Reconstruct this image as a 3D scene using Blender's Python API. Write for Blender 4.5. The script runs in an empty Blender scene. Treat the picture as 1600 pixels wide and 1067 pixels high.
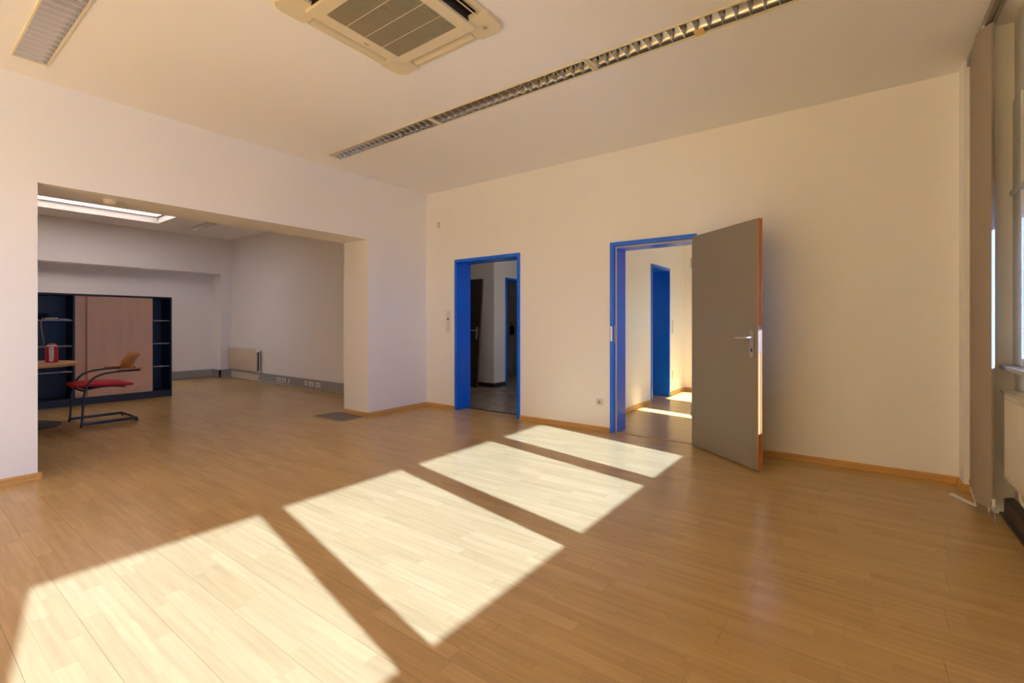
import bpy, bmesh, math, random
from mathutils import Vector, Matrix
random.seed(7)
SC = bpy.context.scene
C = SC.collection
R_ = math.radians

# ------------------------------------------------------------------ camera, light, exposure
cam_d = bpy.data.cameras.new('camera'); cam = bpy.data.objects.new('camera', cam_d); C.objects.link(cam)
cam.location = (0, 0, 1.18); cam.rotation_euler = (R_(90), 0, R_(36.276))
cam_d.sensor_width = 36; cam_d.lens = 36*735.73/1600; cam_d.shift_y = -28.0/1600
cam_d.clip_start = 0.02; cam_d.clip_end = 300
SC.camera = cam

SUN_AZ, SUN_TAN = 11.6, 0.48
world = bpy.data.worlds.new('world'); SC.world = world; world.use_nodes = True
wn = world.node_tree; wn.nodes.clear()
tcw = wn.nodes.new('ShaderNodeTexCoord'); spw = wn.nodes.new('ShaderNodeSeparateXYZ')
sky = wn.nodes.new('ShaderNodeValToRGB')          # clear morning sky: pale at the horizon, blue overhead
sky.color_ramp.elements[0].position = 0.0; sky.color_ramp.elements[0].color = (0.56, 0.80, 1.0, 1)
sky.color_ramp.elements[1].position = 0.9; sky.color_ramp.elements[1].color = (0.19, 0.43, 1.0, 1)
bg = wn.nodes.new('ShaderNodeBackground'); bg.inputs['Strength'].default_value = 4.8
wo = wn.nodes.new('ShaderNodeOutputWorld')
wn.links.new(tcw.outputs['Generated'], spw.inputs[0]); wn.links.new(spw.outputs['Z'], sky.inputs['Fac'])
wn.links.new(sky.outputs[0], bg.inputs['Color']); wn.links.new(bg.outputs[0], wo.inputs['Surface'])
sd = bpy.data.lights.new('sun', 'SUN'); sd.energy = 25.0; sd.angle = R_(0.6); sd.color = (1.0, 0.95, 0.80)
so = bpy.data.objects.new('sun', sd); C.objects.link(so)
a = R_(SUN_AZ)
dirv = Vector((-1.0, math.tan(a), -SUN_TAN)).normalized()
so.rotation_euler = dirv.to_track_quat('-Z', 'Y').to_euler(); so.location = (6, 0, 5)
SC.view_settings.view_transform = 'Standard'; SC.view_settings.look = 'None'
SC.view_settings.gamma = 1.0; SC.view_settings.use_curve_mapping = False
SC.view_settings.exposure = 1.76
SC.render.film_transparent = False
SC.cycles.max_bounces = 14; SC.cycles.diffuse_bounces = 10; SC.cycles.glossy_bounces = 6
SC.cycles.transparent_max_bounces = 12; SC.cycles.transmission_bounces = 6
SC.cycles.sample_clamp_indirect = 12.0
SC.cycles.use_denoising = True; SC.cycles.use_adaptive_sampling = False; SC.cycles.blur_glossy = 1.0
SC.cycles.caustics_reflective = False; SC.cycles.caustics_refractive = False

# sampling portals in the window openings: they give no light, they only tell the renderer where the sky comes in
for py0, py1, pz0, pz1 in ((-6.25, -2.75, 0.0, 2.5), (-2.70, 4.0, 0.9, 1.95), (5.5, 7.65, 0.9, 1.7)):
    pd = bpy.data.lights.new('sky_portal', 'AREA'); pd.shape = 'RECTANGLE'; pd.size = pz1-pz0; pd.size_y = py1-py0
    pd.cycles.is_portal = True
    po = bpy.data.objects.new('sky_portal', pd); C.objects.link(po)
    po.location = (1.0, (py0+py1)/2, (pz0+pz1)/2); po.rotation_euler = (0, R_(90), 0)
# ------------------------------------------------------------------ materials
def mat(name, col, rough=0.5, metal=0.0, var=0.04, scale=6.0, bump=0.0, bscale=60.0, spec=0.5, stretch=(1, 1, 1), coat=0.0):
    m = bpy.data.materials.new(name); m.use_nodes = True
    nt = m.node_tree; b = nt.nodes['Principled BSDF']
    b.inputs['Roughness'].default_value = rough; b.inputs['Metallic'].default_value = metal
    b.inputs['Specular IOR Level'].default_value = spec
    b.inputs['Coat Weight'].default_value = coat
    tc = nt.nodes.new('ShaderNodeNewGeometry')
    mp = nt.nodes.new('ShaderNodeMapping'); mp.inputs['Scale'].default_value = stretch
    nt.links.new(tc.outputs['Position'], mp.inputs['Vector'])
    nz = nt.nodes.new('ShaderNodeTexNoise'); nz.inputs['Scale'].default_value = scale; nz.inputs['Detail'].default_value = 4
    nt.links.new(mp.outputs[0], nz.inputs['Vector'])
    mx = nt.nodes.new('ShaderNodeMix'); mx.data_type = 'RGBA'
    mx.inputs['A'].default_value = tuple(min(1, c*(1-var)) for c in col)+(1,)
    mx.inputs['B'].default_value = tuple(min(1, c*(1+var)) for c in col)+(1,)
    nt.links.new(nz.outputs['Fac'], mx.inputs['Factor'])
    nt.links.new(mx.outputs['Result'], b.inputs['Base Color'])
    if bump:
        n2 = nt.nodes.new('ShaderNodeTexNoise'); n2.inputs['Scale'].default_value = bscale; n2.inputs['Detail'].default_value = 3
        nt.links.new(mp.outputs[0], n2.inputs['Vector'])
        bp = nt.nodes.new('ShaderNodeBump'); bp.inputs['Strength'].default_value = bump; bp.inputs['Distance'].default_value = 0.002
        nt.links.new(n2.outputs['Fac'], bp.inputs['Height']); nt.links.new(bp.outputs[0], b.inputs['Normal'])
    return m

M = {}
M['wall'] = mat('white_paint', (0.89, 0.88, 0.86), 0.75, var=0.015, scale=1.2, bump=0.25, bscale=140, spec=0.25)
M['ceil'] = mat('ceiling_paint', (0.90, 0.89, 0.87), 0.85, var=0.01, scale=1.0, bump=0.15, bscale=120, spec=0.2)
M['blue'] = mat('blue_enamel', (0.003, 0.155, 0.92), 0.30, var=0.05, scale=3)
M['base'] = mat('beech_skirting', (0.60, 0.335, 0.105), 0.4, var=0.12, scale=9, stretch=(1, 1, 8))
M['leaf'] = mat('taupe_laminate', (0.245, 0.215, 0.18), 0.5, var=0.03, scale=30)
M['leafedge'] = mat('beech_edging', (0.52, 0.20, 0.05), 0.4, var=0.1, scale=8, stretch=(1, 1, 0.3))
M['steel'] = mat('brushed_steel', (0.62, 0.60, 0.57), 0.3, 1.0, var=0.04, scale=40)
M['alu'] = mat('mirror_aluminium', (0.80, 0.78, 0.76), 0.17, 1.0, var=0.03, scale=20)
M['reflector'] = mat('dull_mirror_reflector', (0.46, 0.45, 0.44), 0.2, 1.0, var=0.03, scale=20)
M['whitep'] = mat('white_plastic', (0.78, 0.76, 0.71), 0.4, var=0.02)
M['ivory'] = mat('ivory_plastic', (0.76, 0.67, 0.46), 0.45, var=0.02)
M['grille'] = mat('grille_beige', (0.42, 0.35, 0.21), 0.5, var=0.03)
M['dark'] = mat('dark_void', (0.012, 0.011, 0.010), 0.7, var=0.1)
M['lamella'] = mat('taupe_blind_fabric', (0.36, 0.30, 0.235), 0.8, var=0.05, scale=3, bump=0.3, bscale=400, stretch=(1, 1, 0.2))
M['rail'] = mat('grey_alu_profile', (0.34, 0.32, 0.29), 0.4, 0.6, var=0.04)
M['rad'] = mat('radiator_enamel', (0.66, 0.62, 0.54), 0.35, var=0.02)
M['radold'] = mat('old_radiator_enamel', (0.66, 0.56, 0.44), 0.4, var=0.03)
M['sill'] = mat('sill_laminate', (0.68, 0.67, 0.64), 0.35, var=0.03)
M['frame'] = mat('window_frame_pvc', (0.72, 0.73, 0.73), 0.35, var=0.02)
M['shutter'] = mat('grey_shutter', (0.25, 0.24, 0.22), 0.5, var=0.05)
M['duct'] = mat('grey_trunking', (0.33, 0.33, 0.32), 0.45, var=0.03)
M['cab'] = mat('anthracite_board', (0.030, 0.042, 0.058), 0.45, var=0.08, scale=10)
M['cabdoor'] = mat('beech_veneer', (0.88, 0.60, 0.41), 0.45, var=0.10, scale=5, stretch=(1, 3, 0.35))
M['shelf'] = mat('grey_shelf', (0.30, 0.30, 0.30), 0.4, 0.3, var=0.04)
M['red'] = mat('red_fabric', (0.52, 0.012, 0.03), 0.85, var=0.1, scale=60, bump=0.4, bscale=500)
M['redp'] = mat('red_plastic', (0.55, 0.015, 0.03), 0.3, var=0.04)
M['chairwood'] = mat('orange_plywood', (0.50, 0.20, 0.045), 0.35, var=0.12, scale=7, stretch=(1, 1, 5))
M['tube'] = mat('graphite_tube', (0.055, 0.06, 0.068), 0.35, 0.6, var=0.05)
M['black'] = mat('black_plastic', (0.02, 0.02, 0.02), 0.5, var=0.1)
M['tabletop'] = mat('beech_tabletop', (0.58, 0.33, 0.15), 0.35, var=0.1, scale=5, stretch=(6, 1, 1))
M['plate'] = mat('grey_floor_plate', (0.17, 0.15, 0.13), 0.5, 0.2, var=0.08, scale=14)
M['cream'] = mat('cream_paper', (0.62, 0.58, 0.44), 0.6, var=0.05)
M['cable'] = mat('grey_cable', (0.38, 0.38, 0.36), 0.5, var=0.03)
M['darkleaf'] = mat('dark_brown_leaf', (0.030, 0.024, 0.019), 0.5, var=0.1, scale=12)
M['brownedge'] = mat('dark_beech_edging', (0.14, 0.06, 0.025), 0.5, var=0.1, scale=8)
M['seal'] = mat('white_door_seal', (0.62, 0.60, 0.55), 0.6, var=0.02)
M['darkbase'] = mat('dark_stone_skirting', (0.06, 0.04, 0.03), 0.4, var=0.2, scale=20)
M['ground'] = mat('pale_gravel_ground', (0.34, 0.32, 0.29), 0.9, var=0.15, scale=2)
M['yellow'] = mat('yellow_label', (0.80, 0.50, 0.12), 0.5, var=0.03)

def mat_floor():
    m = bpy.data.materials.new('beech_strip_laminate'); m.use_nodes = True
    nt = m.node_tree; b = nt.nodes['Principled BSDF']; N = nt.nodes.new; L = nt.links.new
    def math_(op, a_, b_=None):
        n = N('ShaderNodeMath'); n.operation = op
        for i, v in enumerate((a_, b_)):
            if v is None: continue
            if isinstance(v, (int, float)): n.inputs[i].default_value = v
            else: L(v, n.inputs[i])
        return n.outputs[0]
    g = N('ShaderNodeNewGeometry'); sp = N('ShaderNodeSeparateXYZ'); L(g.outputs['Position'], sp.inputs[0])
    X, Y = sp.outputs['X'], sp.outputs['Y']
    v = math_('DIVIDE', math_('SUBTRACT', 4.74, Y), 0.193/3)
    row = math_('FLOOR', v); fv = math_('FRACT', v)
    w1 = N('ShaderNodeTexWhiteNoise'); w1.noise_dimensions = '1D'; L(row, w1.inputs['W'])
    u = math_('ADD', math_('DIVIDE', X, 0.43), math_('MULTIPLY', w1.outputs['Value'], 9.0))
    col = math_('FLOOR', u); fu = math_('FRACT', u)
    cb = N('ShaderNodeCombineXYZ'); L(row, cb.inputs[0]); L(col, cb.inputs[1])
    w2 = N('ShaderNodeTexWhiteNoise'); w2.noise_dimensions = '2D'; L(cb.outputs[0], w2.inputs['Vector'])
    rp = N('ShaderNodeValToRGB')
    e = rp.color_ramp.elements
    e[0].position = 0.0; e[0].color = (0.500, 0.325, 0.128, 1)
    e[1].position = 1.0; e[1].color = (0.560, 0.375, 0.155, 1)
    x = rp.color_ramp.elements.new(0.35); x.color = (0.518, 0.340, 0.136, 1)
    x = rp.color_ramp.elements.new(0.7); x.color = (0.540, 0.358, 0.146, 1)
    L(w2.outputs['Value'], rp.inputs['Fac'])
    # grain along the strip
    gv = N('ShaderNodeCombineXYZ')
    L(math_('ADD', math_('MULTIPLY', X, 2.2), math_('MULTIPLY', w2.outputs['Value'], 31.0)), gv.inputs[0])
    L(math_('MULTIPLY', Y, 42.0), gv.inputs[1])
    nz = N('ShaderNodeTexNoise'); nz.inputs['Scale'].default_value = 1.0; nz.inputs['Detail'].default_value = 1; nz.inputs['Roughness'].default_value = 0.6
    L(gv.outputs[0], nz.inputs['Vector'])
    mr = N('ShaderNodeMapRange'); mr.inputs['From Min'].default_value = 0.3; mr.inputs['From Max'].default_value = 0.7
    mr.inputs['To Min'].default_value = 0.915; mr.inputs['To Max'].default_value = 1.06
    L(nz.outputs['Fac'], mr.inputs['Value'])
    # printed seams between strips
    ed = math_('MINIMUM', fv, math_('SUBTRACT', 1.0, fv))
    seam = N('ShaderNodeMapRange'); seam.inputs['From Max'].default_value = 0.02; seam.inputs['To Min'].default_value = 0.80; seam.inputs['To Max'].default_value = 1.0
    L(ed, seam.inputs['Value'])
    eu = math_('MINIMUM', fu, math_('SUBTRACT', 1.0, fu))
    seam2 = N('ShaderNodeMapRange'); seam2.inputs['From Max'].default_value = 0.004; seam2.inputs['To Min'].default_value = 0.84; seam2.inputs['To Max'].default_value = 1.0
    L(eu, seam2.inputs['Value'])
    k = math_('MULTIPLY', math_('MULTIPLY', mr.outputs[0], seam.outputs[0]), seam2.outputs[0])
    sc = N('ShaderNodeVectorMath'); sc.operation = 'SCALE'
    L(rp.outputs['Color'], sc.inputs[0]); L(k, sc.inputs['Scale'])
    L(sc.outputs[0], b.inputs['Base Color'])
    b.inputs['Roughness'].default_value = 0.26
    b.inputs['Specular IOR Level'].default_value = 0.5
    return m
M['floor'] = mat_floor()

def mat_stone():
    m = bpy.data.materials.new('dark_crazy_stone'); m.use_nodes = True
    nt = m.node_tree; b = nt.nodes['Principled BSDF']; N = nt.nodes.new; L = nt.links.new
    g = N('ShaderNodeNewGeometry')
    vo = N('ShaderNodeTexVoronoi'); vo.feature = 'DISTANCE_TO_EDGE'; vo.inputs['Scale'].default_value = 3.2; L(g.outputs['Position'], vo.inputs['Vector'])
    v2 = N('ShaderNodeTexVoronoi'); v2.inputs['Scale'].default_value = 3.2; L(g.outputs['Position'], v2.inputs['Vector'])
    mr = N('ShaderNodeMapRange'); mr.inputs['From Max'].default_value = 0.04; L(vo.outputs['Distance'], mr.inputs['Value'])
    hs = N('ShaderNodeMix'); hs.data_type = 'RGBA'; hs.inputs['A'].default_value = (0.15, 0.115, 0.095, 1); hs.inputs['B'].default_value = (0.30, 0.245, 0.20, 1)
    sx = N('ShaderNodeSeparateColor'); L(v2.outputs['Color'], sx.inputs[0]); L(sx.outputs[0], hs.inputs['Factor'])
    mx = N('ShaderNodeMix'); mx.data_type = 'RGBA'; mx.inputs['A'].default_value = (0.52, 0.47, 0.41, 1)
    L(mr.outputs[0], mx.inputs['Factor']); L(hs.outputs['Result'], mx.inputs['B'])
    L(mx.outputs['Result'], b.inputs['Base Color']); b.inputs['Roughness'].default_value = 0.3
    return m
M['stone'] = mat_stone()

def mat_glass(name, tint):
    m = bpy.data.materials.new(name); m.use_nodes = True
    nt = m.node_tree; nt.nodes.clear(); N = nt.nodes.new; L = nt.links.new
    o = N('ShaderNodeOutputMaterial'); mx = N('ShaderNodeMixShader'); t = N('ShaderNodeBsdfTransparent'); gl = N('ShaderNodeBsdfGlossy')
    gl.inputs['Roughness'].default_value = 0.02; t.inputs['Color'].default_value = tint+(1,)
    fr = N('ShaderNodeFresnel'); fr.inputs['IOR'].default_value = 1.5
    L(fr.outputs[0], mx.inputs['Fac']); L(t.outputs[0], mx.inputs[1]); L(gl.outputs[0], mx.inputs[2]); L(mx.outputs[0], o.inputs['Surface'])
    return m
M['glass'] = mat_glass('clear_window_glass', (0.95, 0.965, 0.96))
M['dimglass'] = mat_glass('dimming_blue_glass', (0.36, 0.452, 0.655))  # invented tint: dims and cools the sun so the floor patches keep detail

def mat_translucent(name, col, tr):
    m = bpy.data.materials.new(name); m.use_nodes = True
    nt = m.node_tree; nt.nodes.clear(); N = nt.nodes.new; L = nt.links.new
    o = N('ShaderNodeOutputMaterial'); mx = N('ShaderNodeMixShader'); mx.inputs['Fac'].default_value = tr
    nz = N('ShaderNodeTexNoise'); nz.inputs['Scale'].default_value = 4
    mc = N('ShaderNodeMix'); mc.data_type = 'RGBA'
    mc.inputs['A'].default_value = tuple(c*0.97 for c in col)+(1,); mc.inputs['B'].default_value = tuple(min(1, c*1.03) for c in col)+(1,)
    L(nz.outputs['Fac'], mc.inputs['Factor'])
    d = N('ShaderNodeBsdfDiffuse'); t = N('ShaderNodeBsdfTranslucent')
    L(mc.outputs['Result'], d.inputs['Color']); L(mc.outputs['Result'], t.inputs['Color'])
    L(d.outputs[0], mx.inputs[1]); L(t.outputs[0], mx.inputs[2]); L(mx.outputs[0], o.inputs['Surface'])
    return m
M['opal'] = mat_translucent('opal_acrylic', (0.66, 0.56, 0.48), 0.6)

# ------------------------------------------------------------------ geometry helpers
class G:
    """collects shapes in one bmesh"""
    def __init__(s): s.bm = bmesh.new()
    def box(s, x0, x1, y0, y1, z0, z1, bev=0.0, seg=2):
        r = bmesh.ops.create_cube(s.bm, size=1.0)
        vs = r['verts']
        for v in vs:
            v.co = Vector(((x0+x1)/2+v.co.x*(x1-x0), (y0+y1)/2+v.co.y*(y1-y0), (z0+z1)/2+v.co.z*(z1-z0)))
        if bev:
            es = list({e for v in vs for e in v.link_edges})
            bmesh.ops.bevel(s.bm, geom=es, offset=bev, segments=seg, profile=0.5, affect='EDGES')
        return s
    def prism(s, poly, ax, h0, h1):
        """polygon in the two other axes, extruded along axis ax from h0 to h1"""
        def P(p, h):
            if ax == 'x': return Vector((h, p[0], p[1]))
            if ax == 'y': return Vector((p[0], h, p[1]))
            return Vector((p[0], p[1], h))
        a_ = [s.bm.verts.new(P(p, h0)) for p in poly]; b_ = [s.bm.verts.new(P(p, h1)) for p in poly]
        n = len(poly); fs = []
        for i in range(n): fs.append(s.bm.faces.new((a_[i], a_[(i+1) % n], b_[(i+1) % n], b_[i])))
        fs.append(s.bm.faces.new(a_[::-1])); fs.append(s.bm.faces.new(b_))
        bmesh.ops.recalc_face_normals(s.bm, faces=fs)
        return s
    def tube(s, pts, r, n=10, cap=True):
        pts = [Vector(p) for p in pts]; rings = []
        up = None
        for i, p in enumerate(pts):
            t = (pts[min(i+1, len(pts)-1)]-pts[max(i-1, 0)]).normalized()
            if up is None:
                up = Vector((0, 0, 1)) if abs(t.z) < 0.9 else Vector((1, 0, 0))
            sd_ = t.cross(up).normalized(); up = sd_.cross(t).normalized()
            rr = r[i] if isinstance(r, (list, tuple)) else r
            rings.append([s.bm.verts.new(p+(sd_*math.cos(2*math.pi*k/n)+up*math.sin(2*math.pi*k/n))*rr) for k in range(n)])
        fs = []
        for q, w in zip(rings, rings[1:]):
            for k in range(n): fs.append(s.bm.faces.new((q[k], q[(k+1) % n], w[(k+1) % n], w[k])))
        if cap: fs.append(s.bm.faces.new(rings[0][::-1])); fs.append(s.bm.faces.new(rings[-1]))
        bmesh.ops.recalc_face_normals(s.bm, faces=fs)
        return s
    def lathe(s, prof, c, n=40, ax='z'):
        rings = []
        def P(rr, h, k):
            ca, sa = math.cos(2*math.pi*k/n)*rr, math.sin(2*math.pi*k/n)*rr
            if ax == 'z': return Vector((c[0]+ca, c[1]+sa, c[2]+h))
            if ax == 'y': return Vector((c[0]+ca, c[1]+h, c[2]+sa))
            return Vector((c[0]+h, c[1]+ca, c[2]+sa))
        for rr, h in prof: rings.append([s.bm.verts.new(P(max(rr, 1e-4), h, k)) for k in range(n)])
        fs = []
        for q, w in zip(rings, rings[1:]):
            for k in range(n): fs.append(s.bm.faces.new((q[k], q[(k+1) % n], w[(k+1) % n], w[k])))
        fs.append(s.bm.faces.new(rings[0][::-1])); fs.append(s.bm.faces.new(rings[-1]))
        bmesh.ops.recalc_face_normals(s.bm, faces=fs)
        return s
    def sheet(s, grid, th=0.0):
        vs = [[s.bm.verts.new(Vector(p)) for p in row] for row in grid]
        fs = []
        for i in range(len(vs)-1):
            for j in range(len(vs[0])-1): fs.append(s.bm.faces.new((vs[i][j], vs[i+1][j], vs[i+1][j+1], vs[i][j+1])))
        bmesh.ops.recalc_face_normals(s.bm, faces=fs)
        if th: bmesh.ops.solidify(s.bm, geom=fs, thickness=th)
        return s
    def rot(s, m): bmesh.ops.transform(s.bm, matrix=m, verts=s.bm.verts[:]); return s

def obj(name, g, m, parent=None, smooth=False):
    """one mesh object; the shapes are given in world metres, stored relative to the parent's base"""
    me = bpy.data.meshes.new(name)
    if parent is not None:
        off = base_of(parent)
        bmesh.ops.translate(g.bm, vec=-off, verts=g.bm.verts[:])
    g.bm.to_mesh(me); g.bm.free()
    me.materials.append(M[m] if isinstance(m, str) else m)
    if smooth:
        for p in me.polygons: p.use_smooth = True
        me.set_sharp_from_angle(angle=R_(38))
    o = bpy.data.objects.new(name, me); C.objects.link(o)
    if parent is not None: o.parent = parent
    return o

def base_of(o):
    v = Vector(o.location)
    while o.parent is not None:
        o = o.parent; v += Vector(o.location)
    return v

def tag(o, label, cat, group=None, kind=None):
    o['label'] = label; o['category'] = cat
    if group: o['group'] = group
    if kind: o['kind'] = kind
    return o

def thing(name, label, cat, loc=(0, 0, 0), group=None, kind=None):
    o = bpy.data.objects.new(name, None); C.objects.link(o); o.location = loc; o.empty_display_size = 0.1
    return tag(o, label, cat, group, kind)

def struct(name, g, m, label, cat, smooth=False):
    return tag(obj(name, g, m, None, smooth), label, cat, kind='structure')

# ------------------------------------------------------------------ room dimensions
D, L, H, RX = 4.74, -5.01, 3.03, 0.602         # door wall, left wall, ceiling, window wall
DB, LB = 5.00, -5.52                            # backs of those walls
OY0, OY1, OZ = 0.75, 3.735, 2.25                # wide opening
YF = -6.6                                       # wall behind the camera, set back to fit the added balcony doors
BX, NX = -11.20, -11.58                         # far wall of the second room, back of its recess
HT = H+0.03
D1 = (-4.448, -3.353); D2 = (-2.159, -1.256); DZ = 2.053; FW = 0.042

# floor: sub-floor with recess where single boards are laid
g = G()
g.box(NX-0.2, 1.05, YF-0.1, -0.084, -0.10, 0.0).box(NX-0.2, 0.79, -0.084, D+0.001, -0.10, -0.008)
g.box(-2.9, 1.05, D+0.001, 9.0, -0.10, 0.0)
g.box(D1[0]-0.3, D1[1]+0.3, D+0.001, DB-0.05, -0.10, 0.0).box(0.79, 1.05, -0.084, D+0.001, -0.1, 0.0)
floor = struct('floor', g, 'floor', 'honey coloured strip wood laminate floor running through both rooms', 'floor')
BW, BLN = 0.193, 1.285
board_cache = {}
def board_mesh(length, width):
    key = (round(length, 3), round(width, 3))
    if key not in board_cache:
        me = bpy.data.meshes.new('floor_board'); q = G(); e = 0.0004
        q.box(e, length-e, e, width-e, -0.008, 0.0)
        q.bm.to_mesh(me); q.bm.free(); me.materials.append(M['floor']); board_cache[key] = me
    return board_cache[key]
for r in range(25):
    y1 = D-r*BW; y0 = y1-BW
    x = NX-0.1-((r*0.517) % 1.0)*BLN
    while x < 0.79:
        xa, xb = max(x, NX-0.05), min(x+BLN, 0.79)
        # boards nobody can see behind the left wall are left to the sub-floor
        if xb-xa > 0.02:
            o = bpy.data.objects.new('floor_board', board_mesh(xb-xa, BW)); C.objects.link(o)
            o.location = (xa, y0, 0.0); o.parent = floor
        x += BLN
g = G().box(-9.0, -2.9, DB-0.05, 10.0, -0.10, 0.0)
struct('floor_hall', g, 'stone', 'dark polished stone floor of the hallway beyond the first blue doorway', 'floor')

# ceiling with openings for the recessed lights and the skylight
LW, LL = 0.172, 1.56
lights = [(-4.685, 2.955), (-3.105, 2.955), (-1.525, 2.955), (-4.68, 0.575), (-10.72, 3.63)]
SKY = (-10.40, -8.80, -0.90, 3.15)
ADDED_SKY = (-4.6, -3.6, 5.6, 6.6)  # added skylight, out of view, to light the hallway
ACH = (-2.24-0.43, -2.24+0.43, 1.848-0.43, 1.848+0.43)
holes = [(x, x+LL, y, y+LW) for x, y in lights]+[SKY, ADDED_SKY, ACH]
xs = sorted({NX-0.2, 1.3}|{h for q in holes for h in q[:2]}); ys = sorted({YF-0.1, 10.0}|{h for q in holes for h in q[2:]})
g = G()
for j in range(len(ys)-1):
    run = None
    for i in range(len(xs)):
        cx = (xs[i]+xs[i+1])/2 if i+1 < len(xs) else None; cy = (ys[j]+ys[j+1])/2
        solid = cx is not None and not any(q[0] < cx < q[1] and q[2] < cy < q[3] for q in holes)
        if solid and run is None: run = xs[i]
        if not solid and run is not None: g.box(run, xs[i], ys[j], ys[j+1], H, H+0.02); run = None
struct('ceiling', g, 'ceil', 'plain white ceiling with recessed louvre lights', 'ceiling')

# walls
g = G()
segs = [(NX-0.2, D1[0]+0.012), (D1[1]-0.012, D2[0]+0.012), (D2[1]-0.012, 1.05)]
for x0, x1 in segs: g.box(x0, x1, D, DB, 0, HT)
for d in (D1, D2): g.box(d[0]+0.012, d[1]-0.012, D, DB, DZ-0.012, HT)
struct('wall_back', g, 'wall', 'long white wall with two blue door frames', 'wall')
g = G()
g.box(LB, L, YF, OY0, 0, HT).box(LB, L, OY1, D, 0, HT).box(LB, L, OY0, OY1, OZ, HT)
struct('wall_left', g, 'wall', 'white wall with the wide opening into the second room', 'wall')
g = G().box(NX-0.2, 1.05, YF-0.1, YF, 0, HT)
struct('wall_front', g, 'wall', 'white wall behind the viewer', 'wall')
# window wall: corner pier, pier behind the blind, parapet, lintel
ADDED_BALC = -2.70                                    # behind this line: unseen balcony doors, added to bounce sun off the floor
PX = 0.685; WX = 0.775; NY = 4.15
g = G()
g.box(RX, 1.05, 4.55, D, 0, HT).box(PX, 1.05, NY, 4.55, 0, HT)
struct('wall_corner', g, 'wall', 'white corner pier between the door wall and the windows', 'wall')
g = G()
g.box(WX, 1.05, ADDED_BALC, NY, 0, 0.915).box(WX, 1.05, YF, NY, 2.55, HT)
wins = [(-0.36-1.155*k, 0.645-1.155*k) for k in range(5, 0, -1)]+[(-0.36, 0.645), (0.79, 1.76), (1.94, 2.915), (3.12, 3.965)]  # row runs on unseen behind the camera to bring in more daylight
prev = YF
for y0, y1 in wins+[(NY, NY)]:
    if y0-0.035 > prev: g.box(WX, 1.05 if prev == YF else WX+0.09, prev, y0-0.035, 0.0 if y0 < ADDED_BALC else 0.915, 2.55)
    prev = y1+0.035
g.box(WX, 1.05, 3.965+0.034, NY, 0.915, 2.55)
# third room part of the outer wall
w3 = [(5.53, 5.76), (6.72, 7.62)]
g.box(WX, 1.05, DB, 9.0, 0, 0.915).box(WX, 1.05, DB, 9.0, 2.55, HT)
prev = DB
for y0, y1 in w3+[(9.0, 9.0)]:
    if y0-0.035 > prev: g.box(WX, 1.05, prev, y0-0.035, 0.915, 2.55)
    prev = y1+0.035
struct('wall_right', g, 'wall', 'window wall on the right with its recessed parapet and corner pier', 'wall')

# windows
for i, (y0, y1) in enumerate(wins+w3):
    nm = 'window_%d' % (i+1)
    where = 'beside the radiator and the vertical blind' if i == 8 else ('of the room behind the grey door, number %d' % (i-8) if i > 8 else 'along the window wall, number %d from behind the viewer' % (i+1))
    t = thing(nm, 'white framed '+('balcony door added out of view for extra sun, with raised outer shutter, ' if y0 < ADDED_BALC else 'window with lowered outer shutter ')+where, 'window', (0.80, (y0+y1)/2, 0.915), kind='structure')
    f0, f1 = WX, WX+0.06; added_balc = y0 < ADDED_BALC; zb0 = 0.0 if added_balc else 0.92
    q = G()
    q.box(f0, f1, y0-0.034, y0, zb0, 2.545, 0.004).box(f0, f1, y1, y1+0.034, zb0, 2.545, 0.004)
    q.box(f0, f1, y0, y1, zb0, zb0+0.058, 0.004).box(f0, f1, y0, y1, 2.47, 2.545, 0.004)
    q.box(f0, f1, y0, y1, 1.955, 2.0, 0.004)
    if i == 8: q.box(f0-0.008, f0+0.004, y1, NY-0.001, 0.93, 2.545, 0.003).box(f0-0.022, f0, y0, NY-0.001, 1.962, 1.992, 0.003)
    obj('window_frame', q, 'frame', t)
    obj('pane', G().box(0.803, 0.809, y0, y1, zb0+0.058, 1.955), 'glass' if added_balc or i > 8 else 'dimglass', t)
    obj('pane', G().box(0.803, 0.809, y0, y1, 2.0, 2.47), 'glass' if added_balc or i > 8 else 'dimglass', t)
    q = G(); z = 2.43 if added_balc else (1.62 if i > 8 else 1.885)
    while z < 2.60:
        q.box(0.95, 0.962, y0-0.06, y1+0.06, z, z+0.0495, 0.003, 1); z += 0.05
    obj('roller_shutter', q, 'shutter', t)

# second room shell
g = G()
g.box(NX-0.2, NX, YF, 4.52, 0, 2.26).box(NX-0.2, BX, 4.52, D, 0, 2.26).box(NX-0.2, BX, YF, D, 2.26, HT)
struct('wall_far', g, 'wall', 'far white wall of the second room with a shallow recess under a beam', 'wall')
# third room and hall shells
g = G()
g.box(-2.80, -2.47, DB, 6.88, 0, HT).box(-2.80, -2.47, 7.66, 8.50, 0, HT).box(-2.80, -2.47, 6.88, 7.66, 2.03, HT)
struct('wall_side', g, 'wall', 'white side wall with a narrow blue doorway seen through the second door', 'wall')
g = G().box(-2.80, 1.05, 8.50, 8.7, 0, HT)
struct('wall_end', g, 'wall', 'white end wall of the room behind the grey door', 'wall')
g = G()
g.box(-8.2, -5.43, 6.83, 7.0, 0, HT).box(-5.60, -5.43, 7.0, 7.22, 0, HT).box(-5.60, -5.43, 8.05, 10.0, 0, HT).box(-5.60, -5.43, 7.22, 8.05, 2.02, HT)
g.box(-6.95, -6.90, 7.0, 9.9, 0, HT)
g.box(-8.3, -8.2, DB, 10, 0, HT).box(-8.3, -2.80, 9.9, 10, 0, HT).box(-2.83, -2.80, 8.5, 10.0, 0, HT)
struct('wall_hall', g, 'wall', 'white angled hallway walls seen through the first blue doorway', 'wall')

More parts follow.
